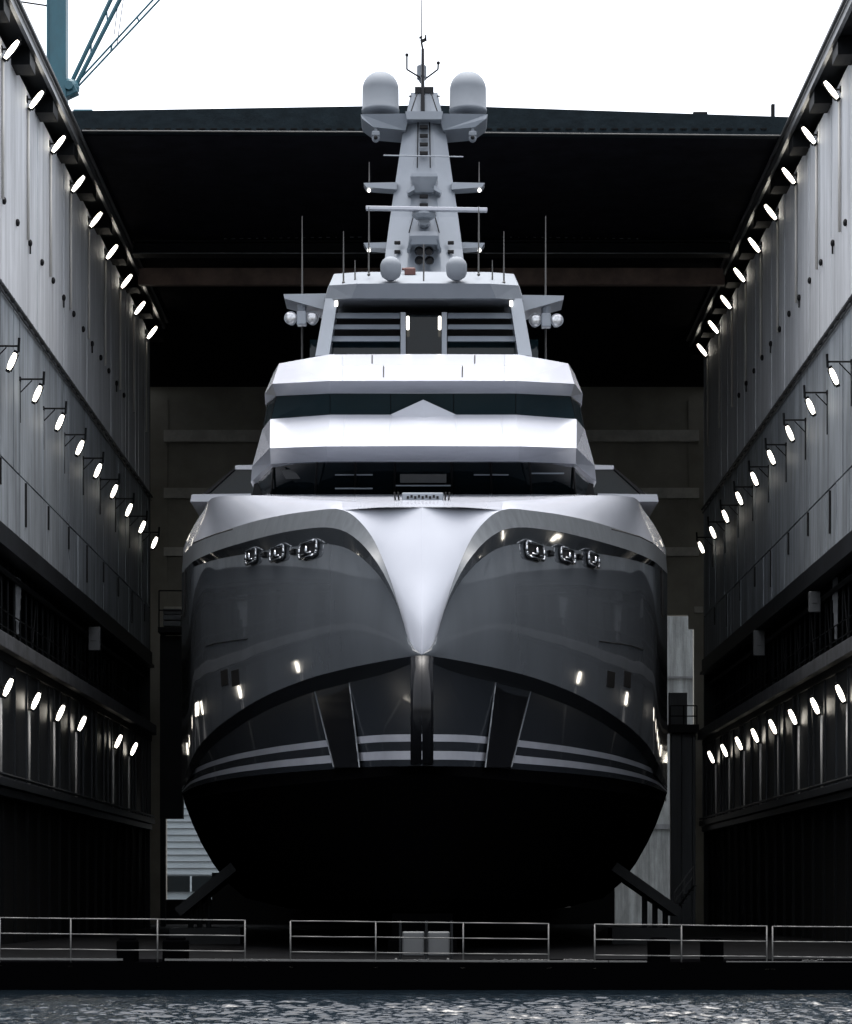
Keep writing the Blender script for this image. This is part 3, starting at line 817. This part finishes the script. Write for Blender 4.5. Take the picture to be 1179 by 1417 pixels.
# bridge windows: five separate panes
bot = [(-222, 594, 79.4), (-211, 580, 77.3), (-129, 573.8, 75.95), (-45, 574, 75.95), (42, 574, 75.95), (128, 573.8, 75.95), (211, 580, 77.3), (222, 594, 79.4)]
top = [(-216, 560, 79.4), (-203, 548, 77.25), (-129, 544.5, 75.9), (-45, 544, 75.9), (42, 544, 75.9), (128, 544.5, 75.9), (203, 548, 77.25), (216, 560, 79.4)]
b = bmn()
for i in range(7):
    A0, A1, B0, B1 = Y_(*bot[i]), Y_(*bot[i + 1]), Y_(*top[i]), Y_(*top[i + 1]); e = .006
    pb = bmn(); prism(pb, [A0.lerp(A1, e), A0.lerp(A1, 1 - e), B0.lerp(B1, 1 - e), B0.lerp(B1, e)], (0, .05, 0)); link('bridge_window', pb, 'teal_glass', yr)
for i in range(8):
    tube(b, Y_(*bot[i]) + Vector((0, .05, 0)), Y_(*top[i]) + Vector((0, .05, 0)), .03, n=6)
link_each('bridge_mullion', b, 'black', yr)
b = bmn(); box(b, (X0, 93.5, 16.3), (8.6, 29, 1.2)); box(b, (X0, 95, 14.2), (9.4, 30, 2.6)); link('deckhouse', b, 'black', yr)
tier('bridge_visor', [[(0, 544, 75.9), (129, 544.5, 75.9), (204, 548, 77.2), (219, 560, 79.6)], [(0, 527, 75.4), (129, 527, 75.4), (209, 531, 76.8), (220, 545, 79.6)], [(0, 490, 78.6), (131, 490.5, 78.6), (200, 503, 80), (208, 516, 82.5)]], 'white', cap=True, capbot=True)
b = bmn()
for dx, y0, y1, d in ((-71, 492, 503, 78.1), (71, 492, 503, 78.1), (-55, 507, 522, 76.9), (54, 507, 522, 76.9)):
    dd0 = 75.4 + (527 - y1) / 37 * 3.2; dd1 = 75.4 + (527 - y0) / 37 * 3.2
    tube(b, Y_(dx, y1, dd0 - .01), Y_(dx, y0, dd1 - .01), .022, n=6)
link_each('panel_joint', b, 'black', yr)
b = bmn(); 
for dxa, dxb, y in ((-128, 128, 507), ):
    dd = 75.4 + (527 - y) / 37 * 3.2; tube(b, Y_(dxa, y, dd + .012), Y_(dxb, y, dd + .012), .02, n=6)
link('panel_seam', b, 'mast', yr)
b = bmn()
for dx in (-112, -47, 47, 112):
    tube(b, Y_(dx, 616, 73.63), Y_(dx * .96, 574.5, 75.78), .007, n=5)
for dx in (-112, 112): tube(b, Y_(dx, 526, 75.45), Y_(dx, 491, 78.5), .007, n=5)
link_each('plate_seam', b, 'mast', yr)
# upper louvred deckhouse
UD = 80.4
for s in (-1, 1):
    b = bmn(); prism(b, [Y_(s * 119, 413, UD), Y_(s * 136, 413, UD), Y_(s * 150, 492, UD - .4), Y_(s * 131, 492, UD - .4)], (0, 1.0, 0)); link('corner_pillar', b, 'mast', yr)
    for k, (y0, y1) in enumerate(((433, 440), (449, 455), (465, 472))):
        b = bmn(); e = 119 + 12 * (y0 - 413) / 79 + 1
        prism(b, [Y_(s * 33, y0, UD + .25), Y_(s * e, y0, UD + .25), Y_(s * e, y1, UD + .1), Y_(s * 33, y1, UD + .1)], (0, .12, 0)); link('louvre', b, 'mast', yr)
    b = bmn(); prism(b, [Y_(s * 25, 432, UD + .1), Y_(s * 32, 432, UD + .1), Y_(s * 32, 492, UD + .1), Y_(s * 25, 492, UD + .1)], (0, .2, 0)); link('door_post', b, 'mast', yr)
    b = bmn(); prism(b, [Y_(s * 33, 473, UD + .6), Y_(s * 129, 473, UD + .6), Y_(s * 131, 490, UD + .6), Y_(s * 33, 490, UD + .6)], (0, .1, 0)); link('lower_pane', b, 'teal_glass', yr)
    b = bmn(); p = Y_(s * 22 - (0 if s > 0 else 0), 447, UD + .3); box(b, p, (.09, .09, .42), None, .03); link('door_light', b, 'glow', yr)
    b = bmn(); p = Y_(s * 121, 420, UD - .1); box(b, p, (.10, .08, .18), None, .03); link('eave_light', b, 'glow', yr)
    b = bmn(); prism(b, [Y_(s * 140, 470, UD + 3), Y_(s * 158, 470, UD + 3), Y_(s * 158, 497, UD + 3), Y_(s * 140, 497, UD + 3)], (0, .1, 0)); link('side_pane', b, 'teal_glass', yr)
b = bmn(); box(b, (X0, UD + 8, 19.2), (5.6, 12, 2.2)); link('upper_house', b, 'black', yr)
b = bmn(); prism(b, [Y_(-24, 436, UD + .8), Y_(24, 436, UD + .8), Y_(24, 490, UD + .8), Y_(-24, 490, UD + .8)], (0, .08, 0)); link('door', b, 'glass', yr)
tier('top_roof', [[(0, 412, 79.9), (100, 412.5, 79.9), (137, 415, 80.6), (138, 416, 82)], [(0, 392, 79.7), (92, 392.5, 79.7), (131, 395, 80.5), (133, 398, 82)], [(0, 376, 81.2), (90, 376.5, 81.2), (124, 379, 82), (125, 380, 83)]], 'dome', cap=True, capbot=True)
# shrink aft extents are inside the silhouette; side wings with searchlights
for s in (-1, 1):
    wy = 0 if s < 0 else 2
    b = bmn(); WD = 81.5
    prism(b, [Y_(s * 134, 406 + wy, WD), Y_(s * 194, 407 + wy, WD), Y_(s * 193, 413 + wy, WD), Y_(s * 136, 429 + wy, WD)], (0, 1.4, 0)); wing = link('wing', b, 'mast', yr)
    b = bmn(); c_ = Y_(s * 169, 441 + wy * 1.5, WD + .3)
    box(b, c_, (.30, .35, .42), None, .03); tube(b, c_ + Vector((0, 0, .2)), Y_(s * 169, 420, WD + .3), .13, .16); link('searchlight_mount', b, 'mast', wing)
    for e in (-1, 1):
        p = c_ + Vector((e * .335, 0, 0)); b = bmn(); tube(b, p + Vector((0, .45, 0)), p + Vector((0, -.12, 0)), .12, .205, 20); sb = link('searchlight', b, 'mast', wing, False)
        b = bmn(); ball(b, p + Vector((0, -.12, 0)), .185, (1, .3, 1), 20, 10); link('searchlight_glass', b, 'lens', wing, True)
    b = bmn(); tube(b, Y_(s * 168.5, 497, WD + .9), Y_(s * 168.5, 400, WD + .9), .035, .03); tube(b, Y_(s * 168.5, 400, WD + .9), Y_(s * 168.5, 299, WD + .9), .03, .012); link('whip_antenna', b, 'rail', yr)
    for dx, y0, y1 in ((111, 391, 320), (95, 391, 360), (76, 380, 286)):
        b = bmn(); tube(b, Y_(s * dx, y0, 80.3), Y_(s * dx, y1, 80.3), .028, .012); ball(b, Y_(s * dx, y0, 80.3), .05, u=8, v=6); link('whip_antenna', b, 'rail', yr)
    # small domes on the roof
    b = bmn(); c_ = Y_(s * 45.5, 387, 79.75); sc = 79.75 / F; r = 14.5 * sc
    lathe(b, c_, [(r * .35, -1 * sc), (r * .85, 4 * sc), (r * .98, 9 * sc), (r, 18 * sc)] + [(r * math.cos(a), 18 * sc + r * .95 * math.sin(a)) for a in np.linspace(0.15, 1.5, 9)]); link('small_radome', b, 'dome', yr, True)
# aft side houses
for s in (-1, 1):
    b = bmn(); z0 = Y_(0, 690, 89); 
    prism(b, [Y_(s * 240, 683, 88.5), Y_(s * 322, 684, 88.5), Y_(s * 324, 694, 88.5), Y_(s * 240, 694, 88.5)], (0, 12, 0)); link('side_deck', b, 'white', yr)
    b = bmn(); prism(b, [Y_(s * 234, 650, 89), Y_(s * 262, 650, 89), Y_(s * 304, 683, 89), Y_(s * 234, 683, 89)], (0, 8, 0)); sh = link('side_house', b, 'glass', yr)
    b = bmn(); prism(b, [Y_(s * 230, 643, 88.9), Y_(s * 262, 644, 88.9), Y_(s * 262, 649.5, 88.9), Y_(s * 230, 649.5, 88.9)], (0, 8, 0)); link('side_roof', b, 'white', sh)
    b = bmn(); prism(b, [Y_(s * 262, 649, 88.85), Y_(s * 267, 650, 88.85), Y_(s * 306, 683, 88.85), Y_(s * 299, 683, 88.85)], (0, .3, 0)); link('side_frame', b, 'black', sh)

# mast --------------------------------------------------------------------------
MD = 86.0
def quadring(hdx, py, d, dep, cx=0): return [Y_(cx - hdx, py, d), Y_(cx + hdx, py, d), Y_(cx + hdx, py, d) + Vector((0, dep, 0)), Y_(cx - hdx, py, d) + Vector((0, dep, 0))]
def loftq(bm, rings):
    vs = [[bm.verts.new(p) for p in r] for r in rings]
    for a, c in zip(vs[:-1], vs[1:]):
        n = len(a)
        for i in range(n): bm.faces.new((a[i], a[(i + 1) % n], c[(i + 1) % n], c[i]))
    bm.faces.new(vs[0]); bm.faces.new(vs[-1])
b = bmn()
def oct_(h, py, d, dep):   # chamfered front
    c = .42 * h
    return [Y_(-h, py, d + .35 * h / 50), Y_(-c, py, d), Y_(c, py, d), Y_(h, py, d + .35 * h / 50), Y_(h * .9, py, d + dep), Y_(-h * .9, py, d + dep)]
loftq(b, [oct_(57, 386, 84.6, 3.2), oct_(53, 345, 85.0, 2.8), oct_(47, 300, 85.3, 2.4), oct_(38, 240, 85.6, 2.0), oct_(29, 178, 85.9, 1.7), oct_(18.5, 128, 86.1, 1.2)])
mast = link('mast', b, 'mast', yr)
b = bmn(); prism(b, [Y_(-13, 120, 86.05), Y_(13, 120, 86.05), Y_(13, 128.5, 86.05), Y_(-13, 128.5, 86.05)], (0, 1.0, 0)); link('mast_cap', b, 'plate', mast)
# ladder slots down the front
b = bmn()
for y in (176, 188, 200, 212, 256, 272, 284):
    dd = 84.6 + (386 - y) / 258 * 1.5 - .09
    box(b, Y_(-.5, y, dd), (.27, .1, .12), None, .02)
link_each('step_slot', b, 'black', mast)
b = bmn()
for s in (-1, 1):
    tube(b, Y_(s * 8 - .5, 168, 85.85), Y_(s * 9 - .5, 232, 85.5), .02); tube(b, Y_(s * 14, 296, 85.1), Y_(s * 21, 322, 84.95), .02)
link_each('cable_run', b, 'plate', mast)
# dome platform
b = bmn(); PD = 85.6
for s in (-1, 1):
    prism(b, [Y_(s * 20, 157, PD), Y_(s * 88, 158, PD), Y_(s * 86, 164, PD), Y_(s * 70, 176, PD + .1), Y_(s * 26, 180, PD + .2)], (0, 1.5, 0))
prism(b, [Y_(-26, 154, PD - .12), Y_(26, 154, PD - .12), Y_(24, 165, PD - .1), Y_(-24, 165, PD - .1)], (0, 1.5, 0))
link('dome_platform', b, 'mast', mast)
for s in (-1, 1):
    b = bmn(); c_ = Y_(s * 60.5, 157, PD + .75); sc = PD / F; r = 25.6 * sc
    lathe(b, c_, [(r * .9, 0), (r * 1.03, 1.5 * sc), (r * 1.03, 5 * sc), (r, 6 * sc), (r * .99, 33 * sc)] + [(r * .99 * math.cos(a), 33 * sc + r * .98 * math.sin(a)) for a in np.linspace(.08, 1.56, 18)], 40)
    rd = link('radome', b, 'dome', mast, True)
    b = bmn(); c2_ = Y_(s * 67, 190, PD + .2); box(b, c2_ + Vector((0, 0, .1)), (.26, .25, .16), None, .03); ball(b, c2_ + Vector((0, 0, -.03)), .13, (1, 1, 1.1)); tube(b, c2_ + Vector((0, 0, .15)), c2_ + Vector((0, 0, .3)), .06); cm = link('camera_ball', b, 'dome', mast, False)
    b = bmn(); ball(b, c2_ + Vector((0, -.11, -.04)), .07); link('camera_lens', b, 'black', mast, True)
    # crosstrees
    for y, t_ in ((252, 10), (335, 9)):
        h0 = 41 if y < 300 else 50
        b = bmn(); prism(b, [Y_(s * (h0 - 3), y, 85.6), Y_(s * 84, y + 1, 85.6), Y_(s * 80, y + 7, 85.6), Y_(s * (h0 - 3), y + t_, 85.6)], (0, .6, 0)); link('crosstree', b, 'mast', mast)
        b = bmn(); ball(b, Y_(s * 76.5, y + 11.5, 85.7), .06, u=10, v=8); link('nav_light', b, 'glow', mast, True)
        b = bmn(); tube(b, Y_(s * 76, y, 85.8), Y_(s * 76, y - 28 - (22 if y > 300 else 0), 85.8), .025, .012); link('rod_antenna', b, 'rail', mast)
    b = bmn()
    for y in (336, 348.5): box(b, Y_(s * 37, y, 85.04), (.2, .1, .11), None, .02)
    link_each('mast_port', b, 'black', mast)
# thin yard, radar scanner, brackets
b = bmn(); tube(b, Y_(-56, 215, 85.4), Y_(54, 217, 85.4), .022); link('yard', b, 'mast', mast)
b = bmn()
loftq(b, [quadring(18, 240, 84.85, .9), quadring(19, 244, 84.85, 1.0), quadring(13, 266, 85.2, .5)])
for s in (-1, 1): prism(b, [Y_(s * 14, 256, 84.95), Y_(s * 24, 264, 84.95), Y_(s * 22, 267, 84.95), Y_(s * 13, 262, 84.95)], (0, .6, 0))
link('sensor_bracket', b, 'mast', mast)
b = bmn(); box(b, Y_(3.5, 289.5, 84.0), (168 * 84 / F, .22, .12), Matrix.Rotation(R(.9), 3, 'Y'), .02); rs = link('radar_scanner', b, 'white', mast)
b = bmn(); lathe(b, Y_(0, 303, 84.3), [(.28, 0), (.40, .1), (.40, .2), (.15, .28)], 16); tube(b, Y_(0, 303, 84.3), Y_(0, 308, 85.2), .2); link('radar_pedestal', b, 'mast', mast, False)
b = bmn(); loftq(b, [quadring(17, 320, 84.25, .9), quadring(20, 326, 84.2, 1.0), quadring(22, 338, 84.3, .8), quadring(14, 340, 84.4, .5)]); 
for s in (-1, 1): prism(b, [Y_(s * 18, 330, 84.2), Y_(s * 24, 345, 84.3), Y_(s * 20, 346, 84.4), Y_(s * 15, 338, 84.4)], (0, .5, 0))
link('radar_platform', b, 'mast', mast)
for dx, y in ((-6.5, 347.5), (7, 347.5), (-6.5, 360.5), (7.5, 360.5)):
    b = bmn(); c_ = Y_(dx, y, 84.2); tube(b, c_ + Vector((0, .5, 0)), c_, .05, .15, 18, cap=False); tube(b, c_ + Vector((0, .01, 0)), c_ + Vector((0, -.015, 0)), .155, .155, 18, cap=False); hn = link('horn', b, 'chrome', mast, True)
    b = bmn(); tube(b, c_ + Vector((0, .15, 0)), c_ + Vector((0, .12, 0)), .10, .10, 14); link('horn_throat', b, 'black', mast)
b = bmn(); tube(b, Y_(0, 389, 80.0), Y_(0, 338, 80.0), .025, .02); link('jack_staff', b, 'rail', yr)
b = bmn(); box(b, Y_(-19, 377, 80.9), (.34, .3, .26), None, .05); tube(b, Y_(-19, 374, 80.9), Y_(-30, 372, 80.9), .04); link('covered_winch', b, 'rust', yr)
# mast head: pole, lamp, horns of the wind sensor
b = bmn(); tube(b, Y_(-2, 154, 85.8), Y_(-2, 68, 86.2), .07, .05); tube(b, Y_(-2, 68, 86.2), Y_(-4, 58, 86.2), .035); tube(b, Y_(-4, 58, 86.2), Y_(-4, 50, 86.2), .03)
box(b, Y_(-1, 56, 86.2), (.2, .06, .1), Matrix.Rotation(R(-25), 3, 'Y')); box(b, Y_(2, 52, 86.2), (.06, .06, .16)); box(b, Y_(-5, 52, 86.2), (.1, .06, .06)); link('mast_pole', b, 'plate', mast)
b = bmn(); tube(b, Y_(-3.5, 52, 86.2), Y_(-4, -30, 86.2), .022, .012); link('top_whip', b, 'rail', mast)
b = bmn(); path(b, [Y_(-24, 76, 86.2), Y_(-24, 96, 86.2), Y_(-6, 107, 86.2)], .03); path(b, [Y_(19.5, 87, 86.2), Y_(19, 96, 86.2), Y_(3, 108, 86.2)], .03)
ball(b, Y_(-24, 76, 86.2), .06); ball(b, Y_(19.5, 87, 86.2), .06); link('wind_sensor', b, 'plate', mast)
b = bmn(); c_ = Y_(-3.5, 101, 86.4); lathe(b, c_ - Vector((0, 0, .24)), [(.05, -.1), (.11, 0), (.16, .04), (.16, .45), (.11, .5), (.04, .53)], 16); link('masthead_lamp', b, 'dome', mast, False)
b = bmn()
for s in (-1, 1): tube(b, Y_(s * 10, 130, 86.0), Y_(s * 18, 154, 85.7), .02); tube(b, Y_(s * 18, 133, 86.2), Y_(s * 22, 133, 86.2), .025)
link_each('stay', b, 'plate', mast)

# ------------------------------------------------------------------ under the hull
for s, lab in ((-1, 'left'), (1, 'right')):
    r = thing('bilge_support', 'dark slanting bilge support under the %s side of the hull' % lab, 'support', (X0 + s * 6.5, 82, FLOOR), 'bilge supports under the hull')
    b = bmn(); a_, c_ = P(597 - 272 if s < 0 else 848, 1190, 82), P(242 if s < 0 else 944, 1258, 82)
    dirv = (c_ - a_).normalized(); nrm = Vector((-dirv.z, 0, dirv.x)); nrm = nrm if nrm.z > 0 else -nrm
    prism(b, [a_ + nrm * .02, c_ + nrm * .02, c_ - nrm * .28, a_ - nrm * .28], (0, 3.0, 0)); link('arm', b, 'darksteel', r)
    b = bmn()
    for t in (.55, .7, .85):
        p = a_.lerp(c_, t) - nrm * .2; tube(b, (p.x, 83, p.z), (p.x, 83, FLOOR), .09)
    box(b, ((a_.x + c_.x) / 2, 83, FLOOR + .25), (2.2, 2.0, .5)); link('leg', b, 'darksteel', r)
for k in range(7):
    b = bmn(); y = 69 + 8.5 * k; box(b, (X0, y, FLOOR + .18), (1.8, 1.4, .36), None, .03); box(b, (X0, y, FLOOR + .5), (1.5, 1.0, .28), None, .03); 
    tag(link('keel_block', b, 'quay', None, origin=(X0, y, FLOOR)), 'black keel block in the dark row under the yacht', 'keel block', 'keel blocks under the yacht')
# stairs at right
r = thing('access_stair', 'dark steel stair with handrail at the foot of grey pillar', 'stair', P(950, 1262, 112))
b = bmn(); a_, c_ = P(934, 1262, 112), P(960, 1226, 112)
for k in range(7):
    p = a_.lerp(c_, k / 6); box(b, p, (.16, .8, .04))
tube(b, a_, c_, .04); link('flight', b, 'darksteel', r)
b = bmn(); 
for dz in (.45, .85): tube(b, a_ + Vector((0, 0, dz)), c_ + Vector((0, 0, dz)), .03)
for t in (0, .5, 1): p = a_.lerp(c_, t); tube(b, p, p + Vector((0, 0, .85)), .03)
link('handrail', b, 'steel', r)

# ------------------------------------------------------------------ quay railings
def railing(px0, px1, posts, label, midpost=()):
    d = QY + .1
    r = thing('railing', label, 'railing', P((px0 + px1) / 2, 1335, d), 'white railings along the quay')
    def top(px): return 1270 + 13 * px / 1179.0
    rr = random.Random(int(px0))
    for k in range(3):
        b = bmn(); pts = []
        for i in range(7):
            px = px0 + (px1 - px0) * i / 6; y = top(px) + k * 21.5 * (1 - .02 * px / 1179) + rr.uniform(-.3, .3)
            pts.append(P(px, y, d + (.0 if k else 0)))
        path(b, pts, .014, 8); link('rail', b, 'rail', r, True)
    for px in posts:
        b = bmn(); tube(b, P(px, 1337 + 5 * px / 1179, d), P(px, top(px), d), .017); box(b, P(px, 1337 + 5 * px / 1179, d), (.10, .10, .03)); link('post', b, 'rail', r, True)
railing(-12, 340, (0, 98, 218, 339), 'white three bar railing at the left end of the quay')
railing(402, 760, (402, 520, 641, 759), 'white three bar railing before the middle of the hull')
railing(823, 1062, (823, 943, 1061), 'short white three bar railing right of the hull')
railing(1069, 1192, (1069, 1190), 'white three bar railing at the right edge of the quay')
for k, (px, wd, lab) in enumerate(((180, 25, 'black fender block leftmost behind the left railing'), (246, 32, 'black fender block nearer the hull behind the left railing'),
                                  (909, 27, 'black fender block nearer the hull behind the right railing'), (982, 27, 'black fender block farther right behind the short railing'))):
    p = P(px, 1322, QY + 1.0); b = bmn(); box(b, (p.x, QY + .55, FLOOR + .22), (wd * .0161, .9, .62), None, .04)
    box(b, (p.x, QY + .55, FLOOR + .55), (wd * .012, .6, .08), None, .02)
    tag(link('fender_block', b, 'quay', None, origin=(p.x, QY + .5, FLOOR)), lab, 'fender', 'black fender blocks on the quay')
r = thing('equipment_cabinet', 'pale double cabinet standing behind the middle railing', 'cabinet', P(588, 1327, QY + 2))
for px in (572, 607):
    b = bmn(); box(b, (P(px, 0, QY + 2).x, QY + 2.2, FLOOR + .42), (.50, .5, .55), None, .03); link('cabinet_box', b, 'greybox', r)
b = bmn(); 
for px in (554, 590, 625): tube(b, (P(px, 0, QY + 2).x, QY + 1.9, FLOOR), (P(px, 0, QY + 2).x, QY + 1.9, FLOOR + .95), .03)
link_each('cabinet_frame', b, 'darksteel', r)
for px, lab in ((548, 'short white mooring pin left of pale cabinet'), (620, 'short white mooring pin right of pale cabinet')):
    b = bmn(); p = P(px, 1336, QY + .15); tube(b, p, p + Vector((0, 0, .13)), .025); ball(b, p + Vector((0, 0, .13)), .032, u=8, v=6)
    tag(link('mooring_pin', b, 'rail', None, origin=p), lab, 'mooring pin', 'mooring pins on the quay edge')
rr = random.Random(5)
for xa, xb, lab in ((344, 385, 'thin pale chain lying by the left gap in the railings'), (552, 592, 'thin pale chain lying before pale cabinet'), (680, 760, 'long pale chain lying under the middle railing'), (780, 822, 'pale chain lying in the gap right of the middle railing'), (1110, 1140, 'pale chain lying under the right edge railing')):
    b = bmn(); x = xa
    while x < xb:
        p = P(x, 1336, QY + .06); p.z = FLOOR + .085 + rr.uniform(0, .02); tube(b, p, p + Vector((.035, rr.uniform(-.03, .03), rr.uniform(-.01, .02))), .012, n=6); x += 3
    tag(link('chain', b, 'rail', None, origin=P(xa, 1336, QY)), lab, 'chain', 'chains lying along the quay')
